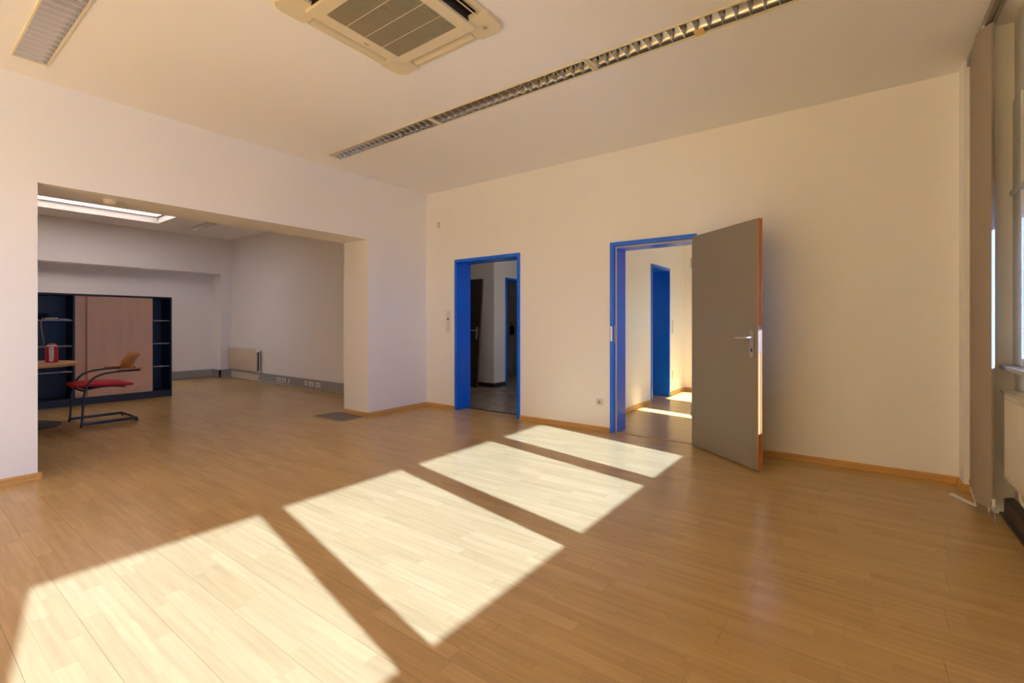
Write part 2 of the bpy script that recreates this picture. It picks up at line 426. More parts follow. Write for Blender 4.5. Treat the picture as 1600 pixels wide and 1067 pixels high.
# baseboards
def skirting(name, pts, label, m='base', h=0.052, t=0.015):
    """pts: runs (x0,y0,x1,y1, outward nx, ny) along wall faces"""
    q = G()
    for x0, y0, x1, y1, nx, ny in pts:
        if ny:
            prof = [(y0, 0), (y0+ny*t*1.5, 0), (y0+ny*t*1.5, 0.010), (y0+ny*t, 0.016), (y0+ny*t, h-0.012), (y0+ny*t*0.4, h), (y0, h)]
            q.prism(prof, 'x', x0, x1)
        else:
            prof = [(x0, 0), (x0+nx*t*1.5, 0), (x0+nx*t*1.5, 0.010), (x0+nx*t, 0.016), (x0+nx*t, h-0.012), (x0+nx*t*0.4, h), (x0, h)]
            q.prism(prof, 'y', y0, y1)
    return struct(name, q, m, label, 'baseboard')
skirting('baseboard_back', [(L, D, D1[0], D, 0, -1), (D1[1], D, D2[0], D, 0, -1), (D2[1], D, RX, D, 0, -1)], 'beech skirting along the wall with the blue door frames')
skirting('baseboard_left', [(L, OY1-0.022, L, D, 1, 0), (LB, OY1, L+0.022, OY1, 0, -1), (L, YF, L, OY0+0.022, 1, 0), (LB, OY0, L+0.022, OY0, 0, 1)], 'beech skirting around the wide opening and its pier')
skirting('baseboard_right', [(RX, 4.55, RX, D, -1, 0), (RX-0.022, 4.55, PX, 4.55, 0, -1)], 'short beech skirting around the corner pier behind the blind')
skirting('baseboard_window', [(WX, ADDED_BALC, WX, NY, -1, 0)], 'dark skirting strip under the radiator', 'darkbase', 0.11, 0.045)
skirting('baseboard_side', [(-2.47, DB, -2.47, 6.83, 1, 0), (-2.47, 7.71, -2.47, 8.5, 1, 0), (-2.47, 8.5, 0.77, 8.5, 0, -1)], 'beech skirting in the room behind the grey door', h=0.06)
skirting('baseboard_hall', [(-8.2, 6.83, -5.43, 6.83, 0, -1), (-5.43, 6.81, -5.43, 7.18, 1, 0), (-5.43, 8.09, -5.43, 9.9, 1, 0)], 'dark skirting along the hallway corner', 'darkbase', 0.075)

# ------------------------------------------------------------------ door frames
def frame_y(name, d, label, rebate=True):
    """steel frame lining an opening through the back wall"""
    t = thing(name, label, 'door frame', ((d[0]+d[1])/2, D, 0), kind='structure')
    x0, x1 = d; P = 0.014
    q = G()
    for xa, xb, s in ((x0, x0+FW, 1), (x1-FW, x1, -1)):
        q.box(xa, xb, D-P, DB+P, 0, DZ, 0.003)
    obj('jamb', G().box(x0, x0+FW, D-P, DB+P, 0, DZ, 0.003), 'blue', t)
    obj('jamb', G().box(x1-FW, x1, D-P, DB+P, 0, DZ, 0.003), 'blue', t)
    obj('lintel', G().box(x0+FW, x1-FW, D-P, DB+P, DZ-FW, DZ, 0.003), 'blue', t)
    q.bm.free()
    if rebate:
        # stop of the frame behind the leaf rebate, with the pale seal in the corner
        yb = D+0.045
        obj('stop', G().box(x0+FW, x0+FW+0.018, yb, DB+P, 0, DZ-FW, 0.002), 'blue', t)
        obj('stop', G().box(x1-FW-0.018, x1-FW, yb, DB+P, 0, DZ-FW, 0.002), 'blue', t)
        obj('stop', G().box(x0+FW+0.018, x1-FW-0.018, yb, DB+P, DZ-FW-0.018, DZ-FW, 0.002), 'blue', t)
        s = obj('seal', G().box(x0+FW+0.001, x0+FW+0.017, yb-0.010, yb, 0, DZ-FW-0.002).box(x1-FW-0.017, x1-FW-0.001, yb-0.010, yb, 0, DZ-FW-0.002)
                .box(x0+FW+0.017, x1-FW-0.017, yb-0.010, yb, DZ-FW-0.016, DZ-FW-0.002), 'seal', t)
        s['label'] = 'pale rubber seal in the frame rebate'
    return t
frame_y('door_1', D1, 'blue steel door frame without a leaf, next to the light switches', False)
d2 = frame_y('door_2', D2, 'blue steel door frame holding the open grey door')
obj('strike_plate', G().box(D2[0]+FW-0.002, D2[0]+FW+0.002, D+0.012, D+0.034, 0.98, 1.16, 0.001), 'steel', d2)
obj('strike_plate', G().box(D2[0]+0.008, D2[0]+0.030, D-0.0165, D-0.013, 0.99, 1.15, 0.001), 'steel', d2)
# threshold strips
struct('trim_1', G().box(D1[0]+FW, D1[1]-FW, DB-0.075, DB-0.035, 0, 0.006, 0.002), 'darkbase', 'dark threshold strip in the first blue doorway', 'threshold')
struct('trim_2', G().box(D2[0]+FW, D2[1]-FW, D+0.02, D+0.055, 0, 0.005, 0.002), 'base', 'wooden threshold strip in the doorway of the grey door', 'threshold')
# blue frame in the side wall of the third room and at the hall corner
def frame_x(name, xa, xb, y0, y1, z, label, out):
    t = thing(name, label, 'door frame', ((xa+xb)/2, (y0+y1)/2, 0), kind='structure')
    P = 0.013
    obj('jamb', G().box(xa-P, xb+P, y0-0.045, y0, 0, z, 0.003), 'blue', t)
    obj('jamb', G().box(xa-P, xb+P, y1, y1+0.045, 0, z, 0.003), 'blue', t)
    obj('lintel', G().box(xa-P, xb+P, y0, y1, z-0.045, z, 0.003), 'blue', t)
    return t
frame_x('door_3', -2.80, -2.47, 6.885, 7.655, 2.07, 'dark blue doorway in the side wall of the room behind the grey door', 1)
frame_x('door_4', -5.60, -5.43, 7.225, 8.045, 2.06, 'blue door frame of the dark room at the hallway corner', 1)

# ------------------------------------------------------------------ open grey door leaf
hx, hy = -1.288, 4.690; fx, fy = -0.634, 4.160
ang = math.atan2(fy-hy, fx-hx); LWD = math.hypot(fx-hx, fy-hy)
leaf = thing('door_leaf', 'grey door leaf with beech edges standing open into the room', 'door', (hx, hy, 0.012))
leaf.rotation_euler = (0, 0, ang)
def lobj(name, q, m, parent=leaf, smooth=False):
    """shapes given in the leaf's own axes: x along the leaf, y through it (minus faces the viewer)"""
    me = bpy.data.meshes.new(name); q.bm.to_mesh(me); q.bm.free(); me.materials.append(M[m])
    if smooth:
        for p in me.polygons: p.use_smooth = True
        me.set_sharp_from_angle(angle=R_(38))
    o = bpy.data.objects.new(name, me); C.objects.link(o); o.parent = parent; return o
TH = 0.040; LH = 2.005
lobj('panel', G().box(0.0, LWD-0.012, 0.0, TH, 0, LH, 0.0015), 'leaf')
e = lobj('edge_strip', G().box(LWD-0.012, LWD, 0.0, 0.014, 0, LH, 0.0015).box(LWD-0.012, LWD-0.004, 0.014, 0.026, 0, LH).box(LWD-0.012, LWD, 0.026, TH, 0, LH, 0.0015), 'leafedge')
e['label'] = 'beech edging with a rebate groove'
lobj('lock_plate', G().box(LWD-0.0035, LWD+0.001, 0.004, 0.024, 0.93, 1.15, 0.001), 'steel')
def rounded(w, h, n=10):
    r = w/2; pts = []
    for k in range(n+1):
        t_ = math.pi*k/n; pts.append((r*math.cos(t_), h/2-r+r*math.sin(t_)))
    for k in range(n+1):
        t_ = math.pi+math.pi*k/n; pts.append((r*math.cos(t_), -h/2+r+r*math.sin(t_)))
    return pts
for side in (-1, 1):
    q = G().prism([(x+LWD-0.062, z+1.005) for x, z in rounded(0.040, 0.225)], 'y', (0 if side < 0 else TH), (-0.009 if side < 0 else TH+0.009))
    hp = lobj('handle_plate', q, 'steel', smooth=True)
    yb = -0.009 if side < 0 else TH+0.009
    q = G().tube([(LWD-0.062, yb, 1.055), (LWD-0.062, yb+side*0.035, 1.055), (LWD-0.066, yb+side*0.045, 1.055), (LWD-0.078, yb+side*0.050, 1.055), (LWD-0.130, yb+side*0.052, 1.052), (LWD-0.195, yb+side*0.050, 1.050)], [0.010, 0.0095, 0.0095, 0.009, 0.009, 0.0085], 12)
    lobj('lever', q, 'steel', hp, True)
    q = G().prism([(x+LWD-0.062, z+0.955) for x, z in rounded(0.014, 0.030)], 'y', yb, yb+side*0.0015)
    lobj('keyhole', q, 'dark', hp)
for z in (0.28, 1.70):
    lobj('hinge', G().tube([(-0.012, -0.004, z), (-0.012, -0.004, z+0.10)], 0.008, 12), 'steel', smooth=True)

# ------------------------------------------------------------------ louvre ceiling lights
def build_light(label, x, y, group='louvre ceiling lights'):
    t = thing('ceiling_light', label, 'light', (x+LL/2, y+LW/2, H), group)
    x0, x1, y0, y1 = x+0.001, x+LL-0.001, y+0.001, y+LW-0.001
    lip = 0.008
    q = G()
    q.box(x0-lip, x1+lip, y0-lip, y0+0.004, H-0.010, H-0.0005, 0.001, 1).box(x0-lip, x1+lip, y1-0.004, y1+lip, H-0.010, H-0.0005, 0.001, 1)
    q.box(x0-lip, x0+0.012, y0, y1, H-0.006, H-0.0005, 0.001, 1).box(x1-0.012, x1+lip, y0, y1, H-0.006, H-0.0005, 0.001, 1)
    obj('trim_frame', q, 'ivory', t)
    q = G()
    q.box(x0, x1, y0, y1, H+0.085, H+0.09).box(x0, x1, y0, y0+0.002, H, H+0.09).box(x0, x1, y1-0.002, y1, H, H+0.09)
    q.box(x0, x0+0.002, y0, y1, H, H+0.09).box(x1-0.002, x1, y0, y1, H, H+0.09)
    obj('housing', q, 'ivory', t)
    for s in (0, 1):
        prof = []
        for k in range(7):
            u = k/6; yy = 0.004+0.040*u**2.2; prof.append((yy, H-0.002+0.07*u))
        grid = [[(xx, (y0+p[0]) if s == 0 else (y1-p[0]), p[1]) for xx in (x0+0.003, x1-0.003)] for p in prof]
        obj('reflector', G().sheet(grid, 0.0006), 'reflector', t, True)
    obj('lamp_tube', G().tube([(x0+0.02, (y0+y1)/2, H+0.055), (x1-0.02, (y0+y1)/2, H+0.055)], 0.013, 12), 'whitep', t, True)
    n = 20; pitch = (x1-x0-0.02)/n; first = None
    for k in range(n+1):
        cx = x0+0.01+k*pitch
        if first is None:
            q = G()
            # V-shaped cross blade, sagging towards the middle
            for (ya, yb, zb) in ((y0+0.006, (y0+y1)/2, 0), ((y0+y1)/2, y1-0.006, 0)):
                q.prism([(cx-0.0015, H-0.003), (cx+0.0015, H-0.003), (cx+0.006, H+0.020), (cx+0.0115, H+0.042), (cx-0.0115, H+0.042), (cx-0.006, H+0.020)], 'y', ya, yb)
            first = obj('blade', q, 'alu', t); fc = cx
        else:
            b_ = first.copy(); C.objects.link(b_); b_.parent = t; b_.location.x = cx-fc
    return t
lab = ['long recessed louvre ceiling light, innermost of the row and nearest the wide opening',
       'recessed louvre ceiling light, middle one of the long row',
       'recessed louvre ceiling light, last of the row towards the windows',
       'recessed louvre ceiling light in the upper left corner, apart from the row',
       'small louvre ceiling light in the second room beside the skylight']
for (x, y), l in zip(lights, lab): lt = build_light(l, x, y)
o = obj('sticker', G().box(-0.835, -0.775, 3.062, 3.134, H-0.0115, H-0.0102), 'yellow', [q for q in C.objects if q.get('label') == lab[2]][0])
o['label'] = 'yellow paper tag on the trim'

# ------------------------------------------------------------------ ceiling cassette air conditioner
ax0, ax1, ay0, ay1 = -2.715, -1.765, 1.373, 2.323
acx, acy = (ax0+ax1)/2, (ay0+ay1)/2
ac = thing('air_conditioner', 'square ivory ceiling cassette air conditioner with a slatted intake grille', 'air conditioner', (acx, acy, H))
def rotz(q, k): return q.rot(Matrix.Translation((acx, acy, 0)) @ Matrix.Rotation(k*math.pi/2, 4, 'Z') @ Matrix.Translation((-acx, -acy, 0)))
HF = 0.487; SI, SO, SLN = 0.352, 0.452, 0.275      # slot inner/outer offsets, half length
zb, zt = H-0.024, H-0.0005
for k in range(4):
    q = G()
    q.box(acx-HF+0.03, acx+HF-0.03, acy+SO, acy+HF-0.004, zb+0.012, zt, 0.004)          # outer rail
    obj('panel_rail', rotz(q, k), 'ivory', ac, True)
    c0 = HF
    q = G().prism([(acx+SLN, acy+SO+0.004), (acx+SLN, acy+SI-0.01), (acx+SI-0.01, acy+SI-0.01), (acx+SI-0.01, acy+SLN), (acx+SO+0.004, acy+SLN), (acx+HF, acy+SLN+0.02), (acx+HF, acy+HF-0.06), (acx+HF-0.02, acy+HF-0.02), (acx+HF-0.06, acy+HF), (acx+SLN+0.02, acy+HF)], 'z', zb, zt)
    bmesh.ops.bevel(q.bm, geom=[e_ for e_ in q.bm.edges if all(v.co.z < zb+1e-4 for v in e_.verts)], offset=0.006, segments=2, affect='EDGES')
    obj('corner_cover', rotz(q, k), 'ivory', ac, True)
    obj('outlet', rotz(G().box(acx-SLN-0.01, acx+SLN+0.01, acy+SI+0.001, acy+SO-0.06, H+0.060, H+0.066), k), 'dark', ac)
    obj('outlet', rotz(G().box(acx-SLN-0.01, acx+SLN+0.01, acy+SI-0.006, acy+SI+0.003, H-0.028, H+0.066), k), 'dark', ac)
    obj('throat', rotz(G().prism([(acy+SO+0.003, H-0.012), (acy+SO+0.003, H-0.001), (acy+SO-0.024, H-0.0005), (acy+SI+0.040, H+0.064), (acy+SI+0.034, H+0.062), (acy+SO-0.032, H-0.004), (acy+SO-0.003, H-0.013)], 'x', acx-SLN-0.004, acx+SLN+0.004), k), 'ivory', ac)
    # swing vane in the middle of the outlet
    q = G().prism([(acy+SI+0.026, H+0.010), (acy+SI+0.030, H+0.012), (acy+SI+0.060, H-0.012), (acy+SO-0.022, H-0.030), (acy+SO-0.025, H-0.032), (acy+SI+0.055, H-0.016)], 'x', acx-SLN+0.006, acx+SLN-0.006)
    obj('flap', rotz(q, k), 'ivory', ac, True)
hb = 0.428
q = G().box(acx-hb, acx+hb, acy-hb, acy+hb, H+0.08, H+0.09)
for xa, xb, ya, yb in ((-hb, -hb+0.004, -hb, hb), (hb-0.004, hb, -hb, hb), (-hb, hb, -hb, -hb+0.004), (-hb, hb, hb-0.004, hb)): q.box(acx+xa, acx+xb, acy+ya, acy+yb, H+0.0205, H+0.085)
obj('housing', q, 'dark', ac)
GI = 0.268
q = G()
m_ = SI
for (x0, x1, y0, y1) in ((acx-m_, acx+m_, acy+GI, acy+m_), (acx-m_, acx+m_, acy-m_, acy-GI), (acx-m_, acx-GI, acy-GI, acy+GI), (acx+GI, acx+m_, acy-GI, acy+GI)):
    q.box(x0, x1, y0, y1, H-0.046, zt)
q2 = obj('intake_frame', q, 'ivory', ac)
bv = q2.modifiers.new('soft_edges', 'BEVEL'); bv.width = 0.005; bv.segments = 2; bv.limit_method = 'ANGLE'
q = G().box(acx-GI, acx+GI, acy-GI, acy+GI, H-0.010, H+0.06)
obj('filter', q, 'dark', ac)
q = G(); n = 44
for k in range(n):
    xx = acx-GI+(k+0.5)*2*GI/n; q.box(xx-0.0034, xx+0.0034, acy-GI, acy+GI, H-0.044, H-0.014)
gs = obj('grille_slats', q, 'grille', ac); gs['kind'] = 'stuff'
for k in range(1, 4):
    yy = acy-GI+k*GI/2; obj('grille_rib', G().box(acx-GI, acx+GI, yy-0.002, yy+0.002, H-0.0445, H-0.016), 'ivory', ac)
obj('emblem', G().lathe([(0.012, 0), (0.012, -0.002), (0.009, -0.003)], (ax1-0.085, ay1-0.085, H-0.0315), 20), 'grille', ac)
obj('grille_latch', G().box(acx-m_+0.030, acx-m_+0.040, acy+0.03, acy+0.065, H-0.048, H-0.045, 0.001, 1), 'grille', ac)

# ------------------------------------------------------------------ small wall things
def switch_stack(x, zs, label, y=D):
    t = thing('light_switch', label, 'switch', (x, y, (zs[0]+zs[-1])/2))
    s = 0.0355
    obj('cover_frame', G().box(x-0.042, x+0.042, y-0.010, y, zs[0]-0.042, zs[-1]+0.042, 0.003), 'whitep', t, True)
    for i, z in enumerate(zs):
        if i == 2:
            q = G().box(x-s+0.004, x+s-0.004, y-0.013, y-0.0095, z-s+0.004, z+s-0.004, 0.0015)
            k = obj('socket_insert', q, 'whitep', t)
            obj('recess', G().lathe([(0.016, 0), (0.016, -0.0006)], (x, y-0.0131, z), 20, 'y'), 'black', k)
        else:
            obj('rocker', G().prism([(y-0.0095, z-s+0.004), (y-0.017, z-s+0.004), (y-0.012, z+s-0.004), (y-0.0095, z+s-0.004)], 'x', x-s+0.004, x+s-0.004), 'whitep', t)
    return t
switch_stack(-4.568, [1.100, 1.171, 1.242, 1.313], 'tall white stack of switches and a socket left of the first blue doorway')
def socket(x, y, z, label, n=1, w=0.08, yface=-1, group=None):
    t = thing('wall_socket', label, 'socket', (x, y, z), group)
    obj('cover_frame', G().box(x-w/2, x+w/2, y-0.010, y, z-0.04, z+0.04, 0.003), 'whitep', t, True)
    for k in range(n):
        cx = x+(k-(n-1)/2)*0.071
        q = G().box(cx-0.030, cx+0.030, y-0.014, y-0.0095, z-0.030, z+0.030, 0.002)
        c = obj('insert', q, 'whitep', t)
        obj('pin_hole', G().lathe([(0.003, 0), (0.003, -0.0006)], (cx-0.0095, y-0.0141, z), 8, 'y').lathe([(0.003, 0), (0.003, -0.0006)], (cx+0.0095, y-0.0141, z), 8, 'y')
            .lathe([(0.0215, 0), (0.0215, -0.0003)], (cx, y-0.0140, z), 20, 'y'), 'grille', c)
    return t
socket(-2.284, D, 0.319, 'single white socket low on the wall left of the grey door')
t = thing('wall_sensor', 'small beige sensor high on the wall near the corner', 'sensor', (-4.754, D, 2.56))
obj('housing', G().box(-4.784, -4.726, D-0.024, D, 2.525, 2.572, 0.006), 'ivory', t, True)
obj('cap', G().box(-4.776, -4.736, D-0.016, D, 2.580, 2.604, 0.004), 'ivory', t, True)
t = thing('smoke_detector', 'round ivory detector under the lintel of the wide opening', 'detector', (-5.223, 1.229, OZ))
obj('base', G().lathe([(0.052, 0), (0.052, -0.012)], (-5.223, 1.229, OZ), 28), 'ivory', t, True)
obj('housing', G().lathe([(0.046, -0.012), (0.048, -0.020), (0.045, -0.036), (0.030, -0.044)], (-5.223, 1.229, OZ), 28), 'ivory', t, True)
# floor box lid beside the pier
t = thing('floor_hatch', 'flat grey floor hatch beside the pier of the wide opening', 'hatch', (-5.29, 3.53, 0))
obj('rim', G().box(-5.59, -5.0, 3.345, 3.357, 0, 0.005).box(-5.59, -5.0, 3.695, 3.707, 0, 0.005).box(-5.59, -5.578, 3.357, 3.695, 0, 0.005).box(-5.012, -5.0, 3.357, 3.695, 0, 0.005), 'steel', t)
obj('lid', G().box(-5.578, -5.012, 3.357, 3.695, 0, 0.004, 0.001, 1), 'plate', t)

# ------------------------------------------------------------------ vertical blind
vb = thing('vertical_blind', 'taupe vertical blind drawn aside in a stack at the right corner', 'blind', (0.62, 4.1, 0))
q = G()
rx0 = 0.617
q.prism([(rx0, H-0.055), (rx0+0.020, H-0.055), (rx0+0.020, H-0.045), (rx0+0.030, H-0.045), (rx0+0.030, H-0.055), (rx0+0.050, H-0.055), (rx0+0.050, H-0.001), (rx0, H-0.001)], 'y', YF+0.1, 4.545)
obj('head_rail', q, 'rail', vb)
first = None
N_L = 10
for i in range(N_L):
    bx, by = 0.640+0.0035*i, 3.930+0.046*i
    if first is None:
        # slightly curved fabric strip 127 mm wide with a lip at its window edge
        ux, uy = -0.434, 0.901; px_, py_ = 0.901, 0.434
        prof = [(bx+0.014, by+0.007), (bx+0.008, by+0.002), (bx, by)]
        for k in range(1, 7):
            s_ = 0.118*k/6; bow = 0.006*math.sin(math.pi*k/6)
            prof.append((bx+ux*s_-px_*bow, by+uy*s_-py_*bow))
        grid = [[(p[0], p[1], z) for z in (0.105, 2.962)] for p in prof]
        first = obj('lamella', G().sheet(grid, 0.0012), 'lamella', vb, True)
        q = G(); grid2 = [[(p[0]-px_*0.0015, p[1]-py_*0.0015, z) for z in (0.085, 0.117)] for p in prof[2:]]
        wt = obj('weight', G().sheet(grid2, 0.004), 'lamella', first)
        hk = obj('carrier', G().box(bx+ux*0.06-0.008, bx+ux*0.06+0.008, by+uy*0.06-0.006, by+uy*0.06+0.006, 2.955, H-0.050, 0.002, 1), 'whitep', first)
        b0 = (bx, by)
    else:
        l_ = first.copy(); C.objects.link(l_); l_.parent = vb; l_.location = Vector((bx-b0[0], by-b0[1], 0))
        for ch in (wt, hk):
            c_ = ch.copy(); C.objects.link(c_); c_.parent = l_
ch = G()
pts = []
for i in range(N_L):
    bx, by = 0.640+0.0035*i, 3.930+0.046*i
    pts.append((bx-0.004, by+0.004, 0.095))
    if i < N_L-1: pts.append((bx-0.006, by+0.026, 0.045))
ch.tube(pts, 0.0016, 6)
pts2 = [(p[0]-0.045, p[1]+0.100, p[2]) for p in pts]
ch.tube(pts2, 0.0016, 6)
obj('bottom_chain', ch, 'whitep', vb)
q = G()
for k in range(13): q.lathe([(0.0006, -0.003), (0.0030, -0.001), (0.0030, 0.001), (0.0006, 0.003)], (0.652, 3.922+0.003*math.sin(k), 0.012+k*0.0072), 8)
ce = obj('loose_chain', q, 'steel', vb, True); ce['label'] = 'loose end of the bead chain hanging from the nearest slat'
obj('clip', G().box(0.640, 0.656, 3.914, 3.928, 0.100, 0.145, 0.002, 1).box(0.588, 0.598, 4.028, 4.046, 0.085, 0.125, 0.002, 1).box(0.595, 0.607, 4.09, 4.104, 0.10, 0.15, 0.002, 1), 'whitep', vb)
w = G().box(-0.083, 0.083, -0.012, 0.012, -0.006, 0.006, 0.002, 1)
w.rot(Matrix.Translation((0.565, 4.275, 0.016)) @ Matrix.Rotation(math.atan2(4.215-4.335, 0.617-0.510), 4, 'Z') @ Matrix.Rotation(R_(7), 4, 'Y'))
wb = thing('blind_weight', 'white plastic blind weight lying on the floor under the blind', 'blind weight', (0.565, 4.275, 0))
obj('bar', w, 'whitep', wb)

# window sill and radiator at the right edge
sl = thing('window_sill', 'pale window sill board above the ribbed radiator', 'window sill', (0.74, 1.1, 0.9), kind='structure')
obj('board', G().box(0.708, WX+0.001, ADDED_BALC, NY-0.001, 0.897, 0.927, 0.006), 'sill', sl, True)
def ribbed_radiator(label, y0, y1, z0, z1, xf, xb):
    t = thing('radiator', label, 'radiator', ((xf+xb)/2, (y0+y1)/2, z0))
    q = G(); n = int((y1-y0-0.06)/0.0167); prof = [(xf+0.008, y0), (xf+0.003, y0+0.03)]
    pts = []
    for k in range(n):
        ya = y0+0.03+k*0.0167
        pts += [(xf, ya+0.002), (xf, ya+0.010), (xf+0.0045, ya+0.012), (xf+0.0045, ya+0.0165)]
    poly = [(xf+0.020, y0), (xf+0.006, y0), (xf, y0+0.012)]+pts+[(xf, y1-0.012), (xf+0.006, y1), (xf+0.020, y1)]
    q.prism(poly, 'z', z0+0.03, z1-0.03)
    q.box(xf+0.001, xf+0.020, y0, y1, z0, z0+0.03, 0.004).box(xf+0.001, xf+0.020, y0, y1, z1-0.03, z1, 0.004)
    obj('front_panel', q, 'rad', t)
    q = G().box(xf+0.020, xb, y0+0.01, y1-0.01, z0+0.01, z1-0.01); obj('core', q, 'dark', t)
    q = G().box(xf+0.012, xb, y0-0.004, y1+0.15, z1-0.004, z1+0.006, 0.002); obj('top_grille', q, 'rad', t)
    obj('end_cover', G().box(xf+0.024, xb, y1, y1+0.004, z0, z1-0.006, 0.001, 1), 'rad', t)
    for z in (z0+0.06, z1-0.10): obj('bracket', G().box(xb, WX-0.001, y1-0.25, y1-0.21, z-0.02, z+0.02), 'rad', t)
    obj('pipe', G().tube([(xb-0.02, y1-0.04, z0+0.012), (xb-0.02, y1-0.04, z0-0.10), (xb-0.01, y1-0.04, z0-0.13), (WX-0.011, y1-0.04, z0-0.135)], 0.009, 10), 'rad', t, True)
    return t
ribbed_radiator('ribbed cream radiator under the window sill at the right edge', 2.35, 3.90, 0.285, 0.775, 0.685, 0.765)

# ------------------------------------------------------------------ second room
# skylights
for nm_, SK, lab_ in (('window_12', SKY, 'bright rectangular skylight with a white lining in the second room'), ('window_13', ADDED_SKY, 'small unseen skylight added to brighten the hallway')):
    sx0, sx1, sy0, sy1 = SK
    t = thing(nm_, lab_, 'skylight', ((sx0+sx1)/2, (sy0+sy1)/2, H), kind='structure')
    q = G(); th = 0.018; SZ = H+0.16
    q.box(sx0, sx0+th, sy0, sy1, H-0.008, SZ).box(sx1-th, sx1, sy0, sy1, H-0.008, SZ).box(sx0+th, sx1-th, sy0, sy0+th, H-0.008, SZ).box(sx0+th, sx1-th, sy1-th, sy1, H-0.008, SZ)
    obj('lining', q, 'whitep', t)
    obj('pane', G().box(sx0+th, sx1-th, sy0+th, sy1-th, H+0.112, H+0.122), 'opal', t)
    obj('glazing_bar', G().box(sx0+th, sx0+th+0.03, sy0+th, sy1-th, H+0.098, H+0.112), 'duct', t)
    obj('glazing_bar', G().box(sx0+0.05, sx1-th, sy1-th-0.03, sy1-th, H+0.098, H+0.112), 'duct', t)
# cable trunking with sockets
g = G()
g.box(-9.83, LB, D-0.045, D, 0.012, 0.172, 0.004).box(BX, -11.14, D-0.045, D, 0.012, 0.172, 0.004)
g.box(NX, NX+0.045, YF, 4.52, 0.012, 0.172, 0.004).box(NX, BX+0.045, 4.475, 4.52, 0.012, 0.172, 0.004).box(BX, BX+0.045, 4.475, D, 0.012, 0.172, 0.004)
struct('trim_3', g, 'duct', 'grey cable trunking along the foot of the second room walls', 'trunking')
for i, (x, n, w, l) in enumerate(((-9.06, 2, 0.15, 'double white socket in the grey trunking, nearest the old radiator'), (-8.87, 2, 0.15, 'double white socket just right of the one nearest the radiator'),
                               (-8.10, 1, 0.08, 'single white socket in the grey trunking, alone left of a double one'), (-7.93, 2, 0.15, 'double white socket in the middle of the group near the pier'), (-7.71, 2, 0.15, 'double white socket in the grey trunking nearest the pier'))):
    socket(x, D-0.045, 0.092, l, n, w, group='sockets in the grey trunking')
t = thing('cable_outlet', 'narrow beige data outlet with a dark slot in the trunking', 'outlet', (-8.70, D-0.045, 0.092))
obj('cover', G().box(-8.73, -8.67, D-0.055, D-0.045, 0.052, 0.132, 0.002), 'ivory', t)
obj('slot', G().box(-8.76, -8.735, D-0.049, D-0.045, 0.052, 0.132), 'black', t)
# old flat radiator
t = thing('radiator', 'flat beige panel radiator in the far corner of the second room', 'radiator', (-10.48, 4.66, 0.19))
obj('panel', G().box(-11.12, -9.835, 4.635, 4.665, 0.20, 0.655, 0.012), 'radold', t, True)
obj('rear_panel', G().box(-11.10, -9.855, 4.675, 4.70, 0.215, 0.64, 0.006), 'dark', t)
obj('side_pipe', G().tube([(-9.80, 4.68, 0.60), (-9.80, 4.68, 0.10)], 0.010, 10).tube([(-9.86, 4.68, 0.60), (-9.80, 4.68, 0.60)], 0.010, 10), 'radold', t, True)
obj('valve', G().lathe([(0.022, -0.045), (0.026, -0.03), (0.026, 0.02), (0.02, 0.03)], (-9.80, 4.66, 0.62), 16, 'y'), 'whitep', t, True)
obj('pipe_cover', G().box(-11.10, -9.87, 4.690, 4.738, 0.03, 0.155, 0.004), 'radold', t)
obj('bracket', G().box(-10.9, -10.86, 4.70, D-0.001, 0.28, 0.58).box(-10.1, -10.06, 4.70, D-0.001, 0.28, 0.58), 'radold', t)

# cabinet
cx0, cx1 = -9.47, -9.05; cy0, cy1 = 0.76, 2.92; CZ = 1.61
cab = thing('cabinet', 'wide anthracite cabinet with beech sliding doors and open shelves at both ends', 'cabinet', ((cx0+cx1)/2, (cy0+cy1)/2, 0))
T = 0.022
obj('plinth', G().box(cx0, cx1, cy0, cy1, 0, 0.085, 0.003), 'cab', cab)
obj('bottom_panel', G().box(cx0, cx1-0.002, cy0+T, cy1-T, 0.085, 0.107), 'cab', cab)
obj('top_panel', G().box(cx0, cx1, cy0, cy1, CZ-0.028, CZ, 0.002), 'cab', cab)
obj('side_panel', G().box(cx0, cx1, cy0, cy0+T, 0.085, CZ-0.028), 'cab', cab)
obj('side_panel', G().box(cx0, cx1, cy1-T, cy1, 0.085, CZ-0.028), 'cab', cab)
obj('back_panel', G().box(cx0, cx0+0.012, cy0+T, cy1-T, 0.107, CZ-0.028), 'cab', cab)
DV = (1.715, 2.66)
obj('divider', G().box(cx0+0.012, cx1-0.001, DV[0], DV[0]+T, 0.107, CZ-0.028), 'cab', cab)
obj('divider', G().box(cx0+0.012, cx1-0.05, DV[1], DV[1]+T, 0.107, CZ-0.028), 'cab', cab)
for z in (0.49, 0.86, 1.228): 
    obj('shelf', G().box(cx0+0.012, cx1-0.05, cy0+T, DV[0], z-0.012, z+0.008), 'shelf', cab)
for z in (0.49, 0.86, 1.228):
    obj('shelf', G().box(cx0+0.012, cx1-0.05, DV[1]+T, cy1-T, z-0.012, z+0.008), 'shelf', cab)
dz0, dz1 = 0.107, CZ-0.030
sd1 = obj('sliding_door', G().box(cx1-0.045, cx1-0.027, DV[0]+T+0.002, 2.40, dz0, dz1, 0.002), 'cabdoor', cab)
sd2 = obj('sliding_door', G().box(cx1-0.021, cx1-0.003, 1.855, DV[1], dz0, dz1, 0.002), 'cabdoor', cab)
obj('lock', G().lathe([(0.012, 0), (0.012, 0.006), (0.008, 0.008)], (cx1-0.003, 1.92, dz1-0.075), 14, 'x'), 'steel', sd2, True)
obj('finger_strip', G().box(cx1-0.0035, cx1+0.001, 1.857, 1.872, dz0+0.01, dz1-0.01), 'chairwood', sd2)
